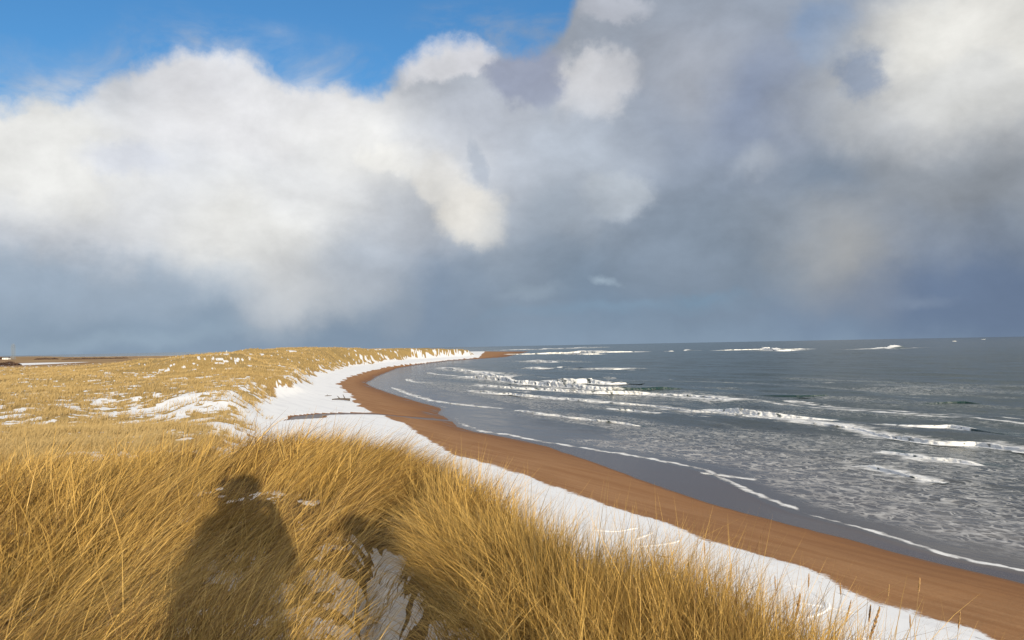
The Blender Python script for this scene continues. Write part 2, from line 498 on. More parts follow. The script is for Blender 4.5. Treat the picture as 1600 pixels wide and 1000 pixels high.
def terrain(x, y):
    """height and surface masks of the land at plan points"""
    x = np.asarray(x, float); y = np.asarray(y, float)
    r = np.hypot(x, y)
    dw, _ = dist_poly(x, y, WL); ds, _ = dist_poly(x, y, SL); dt, _ = dist_poly(x, y, TL)
    iw = inside(x, y, water_poly); isn = inside(x, y, snow_poly) & iw; it = inside(x, y, toe_poly) & isn
    z = np.where(iw, 0, Z_WATER - np.minimum(0.035 * dw, 6))
    sand = iw & ~isn
    t = dw / (dw + ds + 1e-9)
    z = np.where(sand, Z_WATER + (Z_SNOW - Z_WATER) * t, z)
    bs = isn & ~it
    t2 = ds / (ds + dt + 1e-9)
    z = np.where(bs, Z_SNOW + (Z_TOE - Z_SNOW) * t2, z)
    h = np.maximum(dune_h(x, y), 2.6)
    lump = (fbm(x / 34, y / 34, 3, 4) - .5) * 5.0 + (fbm(x / 9, y / 9, 11, 4) - .5) * 1.5 + (fbm(x / 2.3, y / 2.3, 19, 3) - .5) * 0.45
    amp = np.clip((h - 2.2) / 6.5, 0.12, 1) * np.where(r > 500, 0.5, 1) * np.where((r > 450) & (x < -0.3 * y), 0.2, 1)
    hh = np.maximum(h + lump * amp, 2.3)
    k = np.maximum(5, (hh - Z_TOE) / 0.62)
    rise = sstep(0, 1, np.clip(dt / k * 0.85 + 0.0, 0, 1))
    zd = Z_TOE + (hh - Z_TOE) * rise
    z = np.where(it, zd, z)
    # the near dune
    db, _ = dist_poly(x, y, BROW, True); ib = inside(x, y, BROW)
    und = (fbm(x / 1.7, y / 1.7, 31, 3) - .5) * 0.36
    lowl = 0.055 * np.clip(-x - 2.6, 0, 6) * sstep(3, 7, y)
    fall = -lowl + np.where(ib, -0.10 * np.exp(-db / 0.7), -0.10 - 0.78 * np.maximum(db - 0.5, 0) - 0.62 * np.minimum(db, 0.5) ** 2)
    zm = G0 + und + fall + np.where(ib & (y > 5), 0.10 * sstep(5, 9, y), 0)
    dp, _ = dist_poly(x, y, PATHL)
    zm = zm - 0.36 * np.exp(-(dp / 0.19) ** 2)
    mound = zm > z
    z = np.maximum(z, zm)
    dst, ss = dist_poly(x, y, STREAM)
    sw = sstep(0.0, .32, ss) * (0.85 + 0.9 * np.exp(-((ss - .3) / .13) ** 2) + 1.3 * ss) * (0.7 + 0.6 * vnoise(x / 4, y / 4, 5))
    stream = (1 - sstep(0.6, 1.2, dst / (sw + .02))) * (iw) * (~it)
    z = z - 0.12 * stream
    # surface masks
    veg = np.where(it, sstep(0.3, 4.0, dt + (fbm(x / np.where(r > 400, 22, 6), y / np.where(r > 400, 30, 6), 41, 3) - .5) * 6), 0.0)
    veg = np.where(mound & ~it, sstep(7.6, 6.4, db * (~ib)), np.where(mound, 1, veg))
    # snow: full on the upper beach, ragged towards the sand, wind-packed streaks among the dune grass
    rag = (fbm(x / 2.2, y / 5.5, 51, 4) - .5) * np.clip(0.012 * r + 1.2, 1.2, 4)
    sd = np.where(bs, ds, -ds)
    sn = np.where(bs | sand, sstep(-1.6, 1.5, sd + .25 + rag * .9), 0.0)
    sn = np.where(it, 1, sn)
    ca, sa = math.cos(R(-38)), math.sin(R(-38))
    u = x * ca - y * sa; v = x * sa + y * ca
    streak = fbm(u / 5, v / 1.8, 61, 4, .62) * 0.62 + fbm(x / 28, y / 28, 67, 3) * 0.38
    fine = fbm(x / 1.1, y / 1.6, 71, 3, .65)
    dsn = sstep(0.575, 0.67, streak * .55 + fine * .55 - .035 - .03 * sstep(140, 260, r))
    # scoured seaward and blow-out faces keep their snow between the tufts
    blow = np.exp(-(((x + 34) / 15) ** 2 + ((y - 86) / 11) ** 2) ** 2)
    toeband = np.exp(-(dt / np.where(r > 500, 16, 8)) ** 2)
    dsn = np.maximum(dsn * 0.9, sstep(0.60, 0.66, fine * 0.6 + fbm(x / 5, y / 7, 77, 3) * 0.4 + np.maximum(0.305 * blow, toeband * 0.15) - 0.05))
    dsn = np.where((r > 250) & (x > -0.42 * y), dsn * sstep(0.48, 0.62, fbm(x / 40, y / 40, 79, 2) + toeband * .5), dsn)
    sn = np.where(it, np.maximum(dsn, 1 - veg), sn)
    # snowy fields far inland
    sn = np.where(it & (r > 480) & (x < -0.36 * y), sstep(.56, .6, fbm(x / 420 + 3.3, y / 420, 83, 2)) , sn)
    flake = fbm(x / .16, y / .2, 91, 4, .6)
    near = np.zeros(x.shape)
    for (bx, by, br) in BARE:
        near = np.maximum(near, sstep(1.6, 0.3, np.hypot(x - bx, (y - by) / 1.8) / br))
    msn = sstep(0.63, 0.68, flake + .17 * near)
    msn = np.maximum(msn, sstep(0.16, 0.08, dp + (flake - .5) * .2))
    msn = np.where(veg < 0.3, 1, msn)
    sn = np.where(mound, msn, sn)
    sn = np.where(stream > 0.4, 0, sn)
    wet = np.where(iw, 0, 1.0)
    # wet band along the water, wider to the right where the swash has just run off
    bandw = np.where(y < 110, 1.0, 2.2)
    tt = dw / (dw + ds + 1e-9)
    wet = np.where(sand, 0.66 * np.clip(1.12 - tt * 1.3, 0, 1) ** .8, wet)
    wet = np.maximum(wet, 0.80 * stream)
    # the strip the last wave has just left, still shining
    do, _ = dist_poly(x, y, OL); io = inside(x, y, orange_poly)
    glaze = (sstep(.9, -.9, np.where(io, do, -do) + (fbm(x / 1.5, y / 4, 97, 3) - .5) * .5)) * (sand)
    wet = np.maximum(wet, glaze)
    bare = np.where(mound, np.maximum(near * .85, np.exp(-(dp / 0.19) ** 4)), 0)
    return dict(z=z, snow=sn, wet=wet, veg=veg, mound=mound, it=it, bare=bare, dp=dp, db=db, ib=ib, iw=iw, stream=stream, r=r)


# ------------------------------------------------------------------ land sheet
def polar_mesh(rs, azs):
    n, m = len(rs), len(azs)
    rr, aa = np.meshgrid(rs, azs, indexing='ij')
    x = (rr * np.sin(aa)).ravel(); y = (rr * np.cos(aa)).ravel()
    i = np.arange(n - 1)[:, None] * m; j = np.arange(m)[None, :]; j2 = (j + 1) % m
    f = np.stack([i + j, i + m + j, i + m + j2, i + j2], -1).reshape(-1, 4)
    return x, y, f[:, ::-1]


def radii(steps, h):
    ps = []
    for (a, b, s) in steps: ps += list(np.arange(a, b, -s))
    return h * F / np.array(ps)


AZ = np.radians(np.concatenate([np.arange(-37, 37, 0.07), np.arange(37, 323, 2.0)]))
rs = np.concatenate([np.linspace(0.25, 2.6, 40), np.arange(2.66, 8, .04), np.linspace(8.05, 14.5, 90), radii([(690, 150, 2.0), (150, 40, 0.8), (40, 10, 0.4), (10, 1.2, 0.15)], 8.5)])
x, y, fc = polar_mesh(rs, AZ)
T = terrain(x, y)

m_land, nt, bs, _ = material('dune_and_beach')
pos = nt.pos()
a_s, a_w, a_v = nt.attr('snow'), nt.attr('wet'), nt.attr('veg')
n1 = nt.noise(pos, 1.3, 6, 0.6); n2 = nt.noise(pos, 9.0, 5, 0.6)
alongp = nt.mapping(pos, rot=(0, 0, R(-33)))
rip = nt.noise(nt.mapping(alongp, scale=(1.1, 0.09, 1)), 1.0, 8, 0.64)
sandc = nt.mix(nt.mapr(rip, .35, .65), (0.285, 0.140, 0.058, 1), (0.37, 0.200, 0.092, 1))
sandc = nt.mix(nt.mapr(n2, .35, .7, 0, .35), sandc, (0.25, 0.112, 0.042, 1))
damp = nt.mix(nt.mapr(rip, .3, .7), (0.20, 0.090, 0.035, 1), (0.25, 0.118, 0.049, 1))
wetc = (0.075, 0.051, 0.042, 1)
ww = nt.math('ADD', a_w, nt.math('MULTIPLY', nt.mapr(rip, .32, .68, -.17, .17), nt.mapr(a_w, .64, .70, 1, 0)))
c = nt.mix(nt.mapr(ww, .30, .62), sandc, damp)
c = nt.mix(nt.mapr(ww, .62, .84), c, wetc)
pat = nt.noise(pos, 0.06, 5, 0.6)
vegc = nt.mix(nt.mapr(n1, .3, .7), (0.36, 0.235, 0.075, 1), (0.47, 0.325, 0.125, 1))
vegc = nt.mix(nt.mapr(pat, .45, .66, 0, .7), vegc, (0.27, 0.195, 0.085, 1))
vegc = nt.mix(nt.mapr(n2, .5, .75, 0, .6), vegc, (0.20, 0.11, 0.04, 1))
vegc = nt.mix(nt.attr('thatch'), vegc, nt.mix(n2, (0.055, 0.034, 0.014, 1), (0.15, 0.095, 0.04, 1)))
heath = nt.attr('heath')
vegc = nt.mix(heath, vegc, nt.mix(nt.mapr(nt.noise(pos, .011, 3, .6), .4, .6), (0.25, 0.145, 0.07, 1), (0.37, 0.25, 0.125, 1)))
c = nt.mix(a_v, c, vegc)
ns = nt.math('ADD', a_s, nt.math('MULTIPLY', nt.math('SUBTRACT', n1, .5), .5))
ns = nt.math('ADD', ns, nt.math('MULTIPLY', nt.math('SUBTRACT', n2, .5), .35))
fs = nt.mapr(ns, .40, .58)
fs = nt.math('MULTIPLY', fs, nt.mapr(a_s, 0.02, 0.12))
snowc = nt.mix(nt.mapr(nt.noise(nt.mapping(alongp, scale=(1.2, .16, 1)), .8, 7, .62), .45, .75), (0.84, 0.845, 0.86, 1), (0.74, 0.745, 0.77, 1))
c = nt.mix(fs, c, snowc)
# wrack and blown bits along the ragged edge of the snow
spk = nt.math('MULTIPLY', nt.mapr(nt.noise(nt.mapping(alongp, scale=(1, .4, 1)), 3.2, 5, .7), .60, .68), nt.mapr(nt.noise(pos, .25, 3, .6), .42, .6))
edgeb = nt.math('MULTIPLY', nt.mapr(a_s, .1, .5), nt.mapr(a_s, .99, .6))
nov = nt.math('SUBTRACT', 1.0, a_v, None, True)
c = nt.mix(nt.math('MULTIPLY', nt.math('MULTIPLY', spk, edgeb), nov), c, (0.07, 0.045, 0.03, 1))
spk2 = nt.math('MULTIPLY', nt.mapr(nt.noise(pos, 2.1, 4, .7), .70, .76), nov)
c = nt.mix(nt.math('MULTIPLY', spk2, .6), c, (0.10, 0.06, 0.035, 1))
nt.put(bs.inputs['Base Color'], c)
ro = nt.mapr(ww, .64, .86, .85, .24)
ro = nt.math('MAXIMUM', ro, nt.math('MULTIPLY', fs, .6))
ro = nt.math('MAXIMUM', ro, nt.math('MULTIPLY', a_v, .95))
nt.put(bs.inputs['Roughness'], ro)
nt.put(bs.inputs['Specular IOR Level'], nt.mapr(ww, .6, .8, .15, .36))
hb = nt.math('ADD', nt.math('MULTIPLY', n1, .6), nt.math('MULTIPLY', n2, .25))
bst = nt.math('MULTIPLY', nt.mapr(ww, .5, .75, .35, .03), nt.mapr(fs, 0, 1, 1, .28))
nt.put(bs.inputs['Normal'], nt.bump(hb, bst, 0.12))

heathv = np.where(T['it'] & (T['r'] > 330) & (x < -0.33 * y), sstep(330, 470, T['r']), 0) * sstep(-0.33, -0.40, x / np.maximum(np.abs(y), 1) * np.sign(y))
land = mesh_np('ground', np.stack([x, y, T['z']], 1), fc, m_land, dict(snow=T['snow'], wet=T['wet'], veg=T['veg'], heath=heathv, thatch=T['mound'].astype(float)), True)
tag(land, 'snow dusted dunes and curving orange sand beach round the bay', kind='structure')

# ------------------------------------------------------------------ sea
m_sea, nt, bs, out = material('sea_water')
pos = nt.pos()
fo, sh, = nt.attr('foam'), nt.attr('shallow')
lace = nt.attr('lace')
rotp = nt.mapping(pos, rot=(0, 0, R(-27)))
wn = nt.noise(rotp, 0.5, 3, .6, 0, 'Color')
wv = nt.vmath('ADD', rotp, nt.vmath('MULTIPLY', nt.vmath('SUBTRACT', wn, (.5, .5, .5)), (2.6, 2.6, 0)))
vo = nt.n.new('ShaderNodeTexVoronoi'); vo.feature = 'DISTANCE_TO_EDGE'; vo.voronoi_dimensions = '3D'
nt.put(vo.inputs['Vector'], nt.mapping(wv, scale=(2.0, .8, 1))); vo.inputs['Scale'].default_value = 1.0
net = nt.mapr(vo.outputs['Distance'], 0.0, 0.20, 1, 0)
fn = nt.noise(nt.mapping(rotp, scale=(1, .45, 1)), 0.9, 6, .65)
fn2 = nt.noise(nt.mapping(rotp, scale=(1, .22, 1)), .16, 5, .6)
lf = nt.math('MULTIPLY', nt.math('MULTIPLY', net, nt.mapr(fn, .28, .66)), nt.mapr(nt.math('ADD', fn2, nt.math('MULTIPLY', lace, .45)), .48, .82))
lf = nt.math('MULTIPLY', lf, nt.mapr(lace, .0, .5))
fo2 = nt.math('ADD', fo, nt.math('MULTIPLY', nt.math('SUBTRACT', fn, .5), 1.1))
fo2 = nt.math('MULTIPLY', nt.mapr(fo2, .32, .68), nt.mapr(fo, .02, .15))
foam = nt.math('MAXIMUM', fo2, nt.math('MULTIPLY', lf, .62))
deep = nt.mix(nt.mapr(fn2, .35, .65), (0.007, 0.030, 0.032, 1), (0.014, 0.040, 0.040, 1))
wc = nt.mix(sh, deep, (0.085, 0.078, 0.080, 1))
c = nt.mix(foam, wc, (0.80, 0.80, 0.80, 1))
nt.put(bs.inputs['Base Color'], c)
nt.put(bs.inputs['Roughness'], nt.mapr(foam, 0, .6, .16, .9))
bs.inputs['IOR'].default_value = 1.33
nt.put(bs.inputs['Specular IOR Level'], nt.mapr(foam, 0, .5, .32, .1))
chop = nt.noise(nt.mapping(rotp, scale=(1, .5, 1)), 1.1, 6, .62)
chop2 = nt.noise(nt.mapping(rotp, scale=(1, .35, 1)), .12, 5, .6)
hgt = nt.math('ADD', chop, nt.math('MULTIPLY', chop2, 2.6))
hgt = nt.math('ADD', hgt, nt.math('MULTIPLY', foam, .25))
bstr = nt.mapr(sh, 0.6, 1.0, .70, .10)
nt.put(bs.inputs['Normal'], nt.bump(hgt, bstr, 0.42))

WN = np.array([-0.89, -0.45])     # the way the swell runs


def Lz(pts): return [on_z(px, py, 0.0) for px, py in pts]


# crest lines: points, height (m), breadth (m), share of the line that is broken (from its first point), foam shed behind (m)
BREAK = [
    ([(752, 548.2), (820, 547), (880, 545), (920, 543), (960, 542.2)], 3.2, 30, 1.0, 120),
    ([(752, 555), (800, 554), (860, 552.8), (900, 551), (950, 550.6), (1030, 549.2)], 2.0, 14, 1.0, 50),
    ([(885, 553.5), (920, 553.8), (945, 553)], 2.2, 12, 1.0, 30),
    ([(882, 551), (915, 549.6), (940, 549.8), (962, 549)], 2.6, 12, 1.0, 30),
    ([(1072, 548), (1088, 547.6)], 2.0, 14, 1.0, 30),
    ([(1036, 549), (1047, 548.8)], 1.5, 14, 1.0, 20),
    ([(1108, 548), (1150, 547), (1190, 546), (1204, 545), (1222, 546.4), (1250, 545.6), (1285, 545.2)], 1.9, 14, 1.0, 40),
    ([(1180, 546.6), (1200, 545.4), (1224, 548.2), (1234, 547.6)], 3.2, 14, 1.0, 40),
    ([(1318, 546), (1350, 546), (1380, 545), (1420, 543)], 2.2, 16, 1.0, 30),
    ([(1378, 545.4), (1392, 544.6), (1408, 544), (1422, 543)], 4.6, 16, 1.0, 30),
    ([(826, 563), (850, 564.5), (885, 567)], 1.0, 7, 1.0, 26),
    ([(828, 574.5), (848, 576), (866, 576)], 1.0, 5, 1.0, 10),
    ([(876, 575), (890, 573.6)], 1.2, 5, 1.0, 8),
    ([(912, 575), (950, 577), (992, 575)], .6, 7, 1.0, 18),
    ([(690, 574), (724, 579), (759, 583), (785, 588), (815, 589.5)], 0.9, 4, 1.0, 12),
    ([(856, 594), (880, 597), (910, 598), (930, 597), (962, 599), (985, 598), (1010, 598)], 1.75, 5, .88, 9),
    ([(715, 589), (780, 594), (850, 601), (900, 605), (960, 609), (1000, 610), (1042, 609), (1110, 609)], 1.55, 4.5, .84, 10),
    ([(735, 601), (800, 606), (900, 612), (980, 615), (1040, 617), (1080, 620), (1120, 624), (1180, 630)], .75, 3.0, 1.0, 8),
    ([(730, 610), (800, 616), (870, 623), (950, 630), (1030, 635), (1070, 642), (1120, 647), (1200, 655), (1260, 662), (1320, 668), (1380, 681), (1440, 688), (1480, 692), (1540, 695), (1600, 703), (1700, 716)], .55, 1.8, 1.0, 4),
    ([(1100, 638), (1140, 643), (1200, 649), (1250, 653), (1300, 656), (1315, 656)], 1.0, 2.6, .97, 6),
    ([(1368, 661), (1400, 664), (1440, 667), (1490, 668), (1530, 673), (1570, 680), (1640, 690)], 0.65, 2.4, .55, 6),
    ([(1410, 632), (1450, 632), (1480, 632), (1515, 632), (1570, 636)], .95, 4.5, .0, 0),
    ([(1180, 616), (1250, 618), (1300, 617), (1340, 619)], .6, 5.5, .0, 0),
    ([(1370, 704), (1410, 710), (1450, 716), (1500, 722), (1545, 730)], .5, 1.4, 1.0, 4),
    ([(1345, 726), (1400, 738), (1440, 747), (1480, 752)], .35, 1.0, 1.0, 3),
    ([(800, 640), (850, 647), (920, 656), (1000, 665), (1028, 667)], .40, 1.2, .95, 2.2),
    ([(945, 638), (990, 642), (1035, 648)], .35, 1.2, 1.0, 2),
    ([(612, 605), (640, 616), (675, 626), (712, 631), (760, 636), (800, 640)], .16, 1.0, 1.0, 1.6),
    ([(636, 592), (646, 597), (682, 598)], .25, 1.6, 1.0, 2),
    ([(667, 582), (690, 586), (735, 590)], .45, 2.2, 1.0, 3),
    ([(742, 613), (775, 615), (800, 617)], .35, 1.4, 1.0, 2),
    ([(1075, 736.5), (1120, 742), (1186, 751)], .12, .35, 1.0, .8),
]
CAPS = [(1493, 533.2), (1537, 530.2)]
for (px, py) in CAPS:
    BREAK.append(([(px - 3, py + .05), (px, py), (px + 3, py - .06)], 1.5, 16, 1.0, 20))
SWASH = WATER_PX[:16]

seaAZ = np.radians(np.concatenate([np.arange(-12, 36, 0.075), np.arange(36, 348, 4.0)]))
srs = np.concatenate([[12.], radii([(560, 300, 1.6), (300, 130, 0.7), (130, 20, .3), (20, 4, .25), (4, .6, .15), (.6, .12, .08)], H)])
sx, sy, sf = polar_mesh(srs, seaAZ)
sr = np.hypot(sx, sy)
foam = np.zeros(sx.shape)
for (pts, hgt_, br, brk, shed) in BREAK:
    if shed <= 0: continue
    L = np.array(Lz(pts)); m = shed * 3 + 5
    sel = np.where((sx > L[:, 0].min() - m) & (sx < L[:, 0].max() + m) & (sy > L[:, 1].min() - m) & (sy < L[:, 1].max() + m))[0]
    if not len(sel): continue
    d, s = dist_poly(sx[sel], sy[sel], L)
    e = sstep(0, .06, s) * sstep(brk + 0.001, brk - .06, s)
    v = np.exp(-(d / shed) ** 1.4) * e * 0.62
    foam[sel] = np.maximum(foam[sel], v)
dw, sw_ = dist_poly(sx, sy, WL)
iw = inside(sx, sy, water_poly)
wob = (fbm(sx / .7, sy / 1.3, 7, 3) - .5) * 1.3 + (fbm(sx / 2.5, sy / 2.5, 5, 3) - .5) * 1.3 + (fbm(sx / 7, sy / 9, 6, 3) - .5) * 3.2
edge = np.exp(-((dw + wob * .45 - 1.1) / np.clip(.0075 * sr, .22, 0.9)) ** 2) * (sr < 400) * (0.75 + .5 * vnoise(sx / 9, sy / 9, 8)) * (1 - .5 * sstep(60, 130, sr))
edge2 = np.exp(-((dw + wob * .8 - 3.2) / np.clip(.006 * sr, .2, .8)) ** 2) * (sr < 70) * sstep(.45, .62, fbm(sx / 5, sy / 9, 12, 3)) * .6
edge = np.maximum(edge, edge2)
edge *= .45 + .75 * fbm(sx / 1.2, sy / 2.0, 9, 3)
foam = np.maximum(foam, edge * 0.74)
shallow = np.clip(np.exp(-dw / 16) + .35 * np.exp(-dw / 60), 0, 1) * sstep(900, 400, sr)
# lacy foam left on the surf zone
surf = np.exp(-((dw - 26) / 34) ** 2)
pf = lambda px, py, rx, ry: np.exp(-(((sx - on_z(px, py, 0)[0]) / rx) ** 2 + ((sy - on_z(px, py, 0)[1]) / ry) ** 2))
band = fbm((sx * WN[0] + sy * WN[1]) / 9, (sx * -WN[1] + sy * WN[0]) / 45, 57, 4)
lace_v = np.clip((0.85 * np.exp(-((dw - 13) / 17) ** 2) + .30 * np.exp(-((dw - 50) / 35) ** 2) + 0.45 * pf(1240, 595, 30, 45) + .4 * pf(1450, 610, 30, 25)) * sstep(.34, .60, band), 0, 1)
lace_v *= sstep(420, 150, sr) * .85 + .15
lace_v = lace_v * sstep(1.0, 5, dw)
lace_v = np.where((sr > 95) & (dw < 14), lace_v * .35, lace_v)
# thin parallel lines of old foam between the breakers
pq = sx * WN[0] + sy * WN[1]; cq = sx * -WN[1] + sy * WN[0]
rg = 1 - np.abs(2 * fbm(pq / 7.5 + 2.0 * fbm(cq / 26, pq / 26, 63, 3), cq / 90, 66, 3) - 1)
lines = sstep(.90, .985, rg) * sstep(.42, .62, fbm(pq / 12, cq / 22, 71, 3)) * sstep(4, 14, dw) * sstep(150, 70, dw) * sstep(420, 200, sr)
foam = np.maximum(foam, lines * .55)
# running swell and chop
ph = (sx * WN[0] + sy * WN[1]); cr_ = (sx * -WN[1] + sy * WN[0])
dep = sstep(2, 40, dw) * np.clip(1.4 - sr / 1500, 0.15, 1)
bend = (fbm(sx / 60, sy / 60, 15, 2) - .5) * 26
sz = dep * (0.20 * np.sin((ph + bend) / 21 * 6.283) * (0.4 + vnoise(sx / 40, sy / 40, 6)) + .55 * (fbm(ph / 5.5, cr_ / 13, 25, 3) - .5)) + sstep(.5, 8, dw) * .16 * (fbm(ph / 1.6, cr_ / 3.2, 35, 3) - .5) * (sr < 220)
# the thin tongue of water that has run up the sand
sz = np.where(iw, -0.25, sz)
sea = mesh_np('sea', np.stack([sx, sy, sz], 1), sf, m_sea, dict(foam=foam, shallow=shallow, lace=lace_v), True)
tag(sea, 'grey green sea with lines of surf running into the bay', kind='structure')


def wave_mesh(i, pts, hgt_, br, brk, shed):
    L = smooth_line(Lz(pts), 8)
    seg = np.hypot(*(L[1:] - L[:-1]).T); cum = np.concatenate([[0], np.cumsum(seg)])
    dist = np.hypot(*L.mean(0))
    step = max(0.22, dist * 0.0011)
    n = int(np.clip(cum[-1] / step, 12, 900))
    s = np.linspace(0, cum[-1], n)
    P = np.stack([np.interp(s, cum, L[:, 0]), np.interp(s, cum, L[:, 1])], 1)
    P += ((np.stack([vnoise(s / (br * 3), s * 0 + i, 7), vnoise(s / (br * 3), s * 0 + i, 9)], 1)) - .5) * br * .7
    t = np.gradient(P, axis=0); t /= np.linalg.norm(t, axis=1)[:, None]
    nn = np.stack([t[:, 1], -t[:, 0]], 1)
    if (nn @ WN).mean() < 0: nn = -nn            # nn points the way the wave runs (to the shore)
    K = 35 if hgt_ > .5 else 17
    q = np.linspace(-1, 1, K)
    u = s / cum[-1]
    tp = float(np.clip(br * 5 / cum[-1], .06, .45))
    env = sstep(0, tp, u) ** .7 * sstep(1.0, 1 - tp, u) ** .7
    broken = sstep(brk + .03, brk - .03, u) if brk < 1 else np.ones(n)
    env = env * (0.40 + .65 * vnoise(s / (br * 1.9), s * 0 + 3.3 * i, 21) + .22 * vnoise(s / (br * .9), s * 0 + 7.3 * i, 22))
    S, Q = np.meshgrid(s, q, indexing='ij')
    prof = np.where(Q < .15, np.exp(-((Q - .15) / .42) ** 2), np.exp(-((Q - .15) / .20) ** 2)) - 0.05
    front = np.where(Q < 0, Q * br * 1.3, Q * br * .8)
    # tumbling foam: lumps on crest and face
    la = max(br * .20, dist * .0028)
    lum = fbm(S / la + 5 * i, Q * br / la, 33, 4, .6) - .5
    Z = hgt_ * .8 * env[:, None] * prof * (1 + .6 * lum * broken[:, None]) - 0.05
    fwdp = front + br * .30 * np.clip(prof, 0, 1) * env[:, None] + lum * br * .25 * broken[:, None]
    X = P[:, 0][:, None] + nn[:, 0][:, None] * fwdp
    Y = P[:, 1][:, None] + nn[:, 1][:, None] * fwdp
    fm = broken[:, None] * np.clip(sstep(-.35, .02, Q) * sstep(1.02, .6, Q), 0, 1) * (0.15 + 1.4 * fbm(S / max(br * .3, .4) + 3 * i, Q * 3.2, 44, 4)) * np.where(env[:, None] > .02, 1, 0)
    # a thin white lip on unbroken crests
    fm = np.maximum(fm, 0.0)
    V = np.stack([X, Y, Z], -1).reshape(-1, 3)
    a = np.arange(n - 1)[:, None] * K; b = np.arange(K - 1)[None, :]
    fcs = np.stack([a + b, a + K + b, a + K + b + 1, a + b + 1], -1).reshape(-1, 4)
    at = dict(foam=np.clip(fm, 0, 1.2).ravel(), shallow=np.zeros(n * K), lace=np.full(n * K, .25 if dist < 400 else 0))
    o = mesh_np('breaking_wave', V, fcs, m_sea, at, True)
    tag(o, kind='structure')
    return o


for i, bk in enumerate(BREAK):
    wave_mesh(i, *bk)

# ------------------------------------------------------------------ grass
def straw(name, ca, cb, cc):
    m, nt, bs, out = material(name)
    ti = nt.attr('tint'); al = nt.attr('along')
    c = nt.mix(nt.mapr(ti, 0, .55, 0, 1, False), ca, cb)
    c = nt.mix(nt.mapr(ti, .8, 1.0, 0, .9, False), c, cc)
    c = nt.mix(nt.mapr(al, 0.0, .35, .55, 0), c, (0.10, 0.055, 0.02, 1))       # darker brown towards the foot of a blade
    nt.put(bs.inputs['Base Color'], c)
    bs.inputs['Roughness'].default_value = .55
    bs.inputs['Specular IOR Level'].default_value = .3
    tr = nt.n.new('ShaderNodeBsdfTranslucent'); nt.put(tr.inputs[0], c)
    mx = nt.n.new('ShaderNodeMixShader'); mx.inputs[0].default_value = .12
    nt.l.new(bs.outputs[0], mx.inputs[1]); nt.l.new(tr.outputs[0], mx.inputs[2]); nt.l.new(mx.outputs[0], out.inputs[0])
    return m


m_straw = straw('dry_marram', (0.15, 0.080, 0.023, 1), (0.62, 0.40, 0.115, 1), (0.17, 0.125, 0.05, 1))
m_straw2 = straw('distant_marram', (0.29, 0.20, 0.076, 1), (0.43, 0.31, 0.135, 1), (0.20, 0.13, 0.06, 1))


def blades(name, x, y, z, Lh, wid, lean, bend, spread, tint, mat, segs=4, orient=None):
    """flat tapering blades; lean (n,2) is the bend direction, bend how far the blade goes over"""
    n = len(x)
    t = np.linspace(0, 1, segs + 1)
    az = rng.uniform(0, 2 * math.pi, n) if orient is None else orient
    tot = np.hypot(spread[:, 0] + lean[:, 0] * bend, spread[:, 1] + lean[:, 1] * bend)
    sc = np.minimum(1, rng.uniform(.62, .98, n) / np.maximum(tot, 1e-3))      # a blade bends over, it does not stretch
    lean = lean * sc[:, None]; spread = spread * sc[:, None]
    sx_, sy_ = spread[:, 0], spread[:, 1]
    px = np.empty((n, segs + 1)); py = px.copy(); pz = px.copy()
    for k, tk in enumerate(t):
        b = bend * tk ** 1.7
        hz = np.sqrt((sx_ * tk + lean[:, 0] * b) ** 2 + (sy_ * tk + lean[:, 1] * b) ** 2)
        px[:, k] = x + Lh * (sx_ * tk + lean[:, 0] * b)
        py[:, k] = y + Lh * (sy_ * tk + lean[:, 1] * b)
        pz[:, k] = z + Lh * (tk * np.sqrt(np.clip(1 - 0.75 * np.minimum(hz / max(tk, 1e-3), 1.05) ** 2, .06, 1)) - .12 * bend * tk ** 3)
    w = np.array([1.0, .95, .8, .5, .06]) if segs == 4 else np.linspace(1, .1, segs + 1)
    ox = np.cos(az)[:, None] * w[None] * wid[:, None] * .5
    oy = np.sin(az)[:, None] * w[None] * wid[:, None] * .5
    V = np.empty((n, segs + 1, 2, 3), np.float32)
    V[:, :, 0, 0] = px - ox; V[:, :, 0, 1] = py - oy; V[:, :, 0, 2] = pz
    V[:, :, 1, 0] = px + ox; V[:, :, 1, 1] = py + oy; V[:, :, 1, 2] = pz
    base = (np.arange(n) * (segs + 1) * 2)[:, None]
    k = (np.arange(segs) * 2)[None]
    fcs = np.stack([base + k, base + k + 1, base + k + 3, base + k + 2], -1).reshape(-1, 4)
    tn = np.repeat(tint, (segs + 1) * 2)
    al = np.tile(np.repeat(t, 2), n)
    return mesh_np(name, V.reshape(-1, 3), fcs, mat, dict(tint=tn, along=al), False)


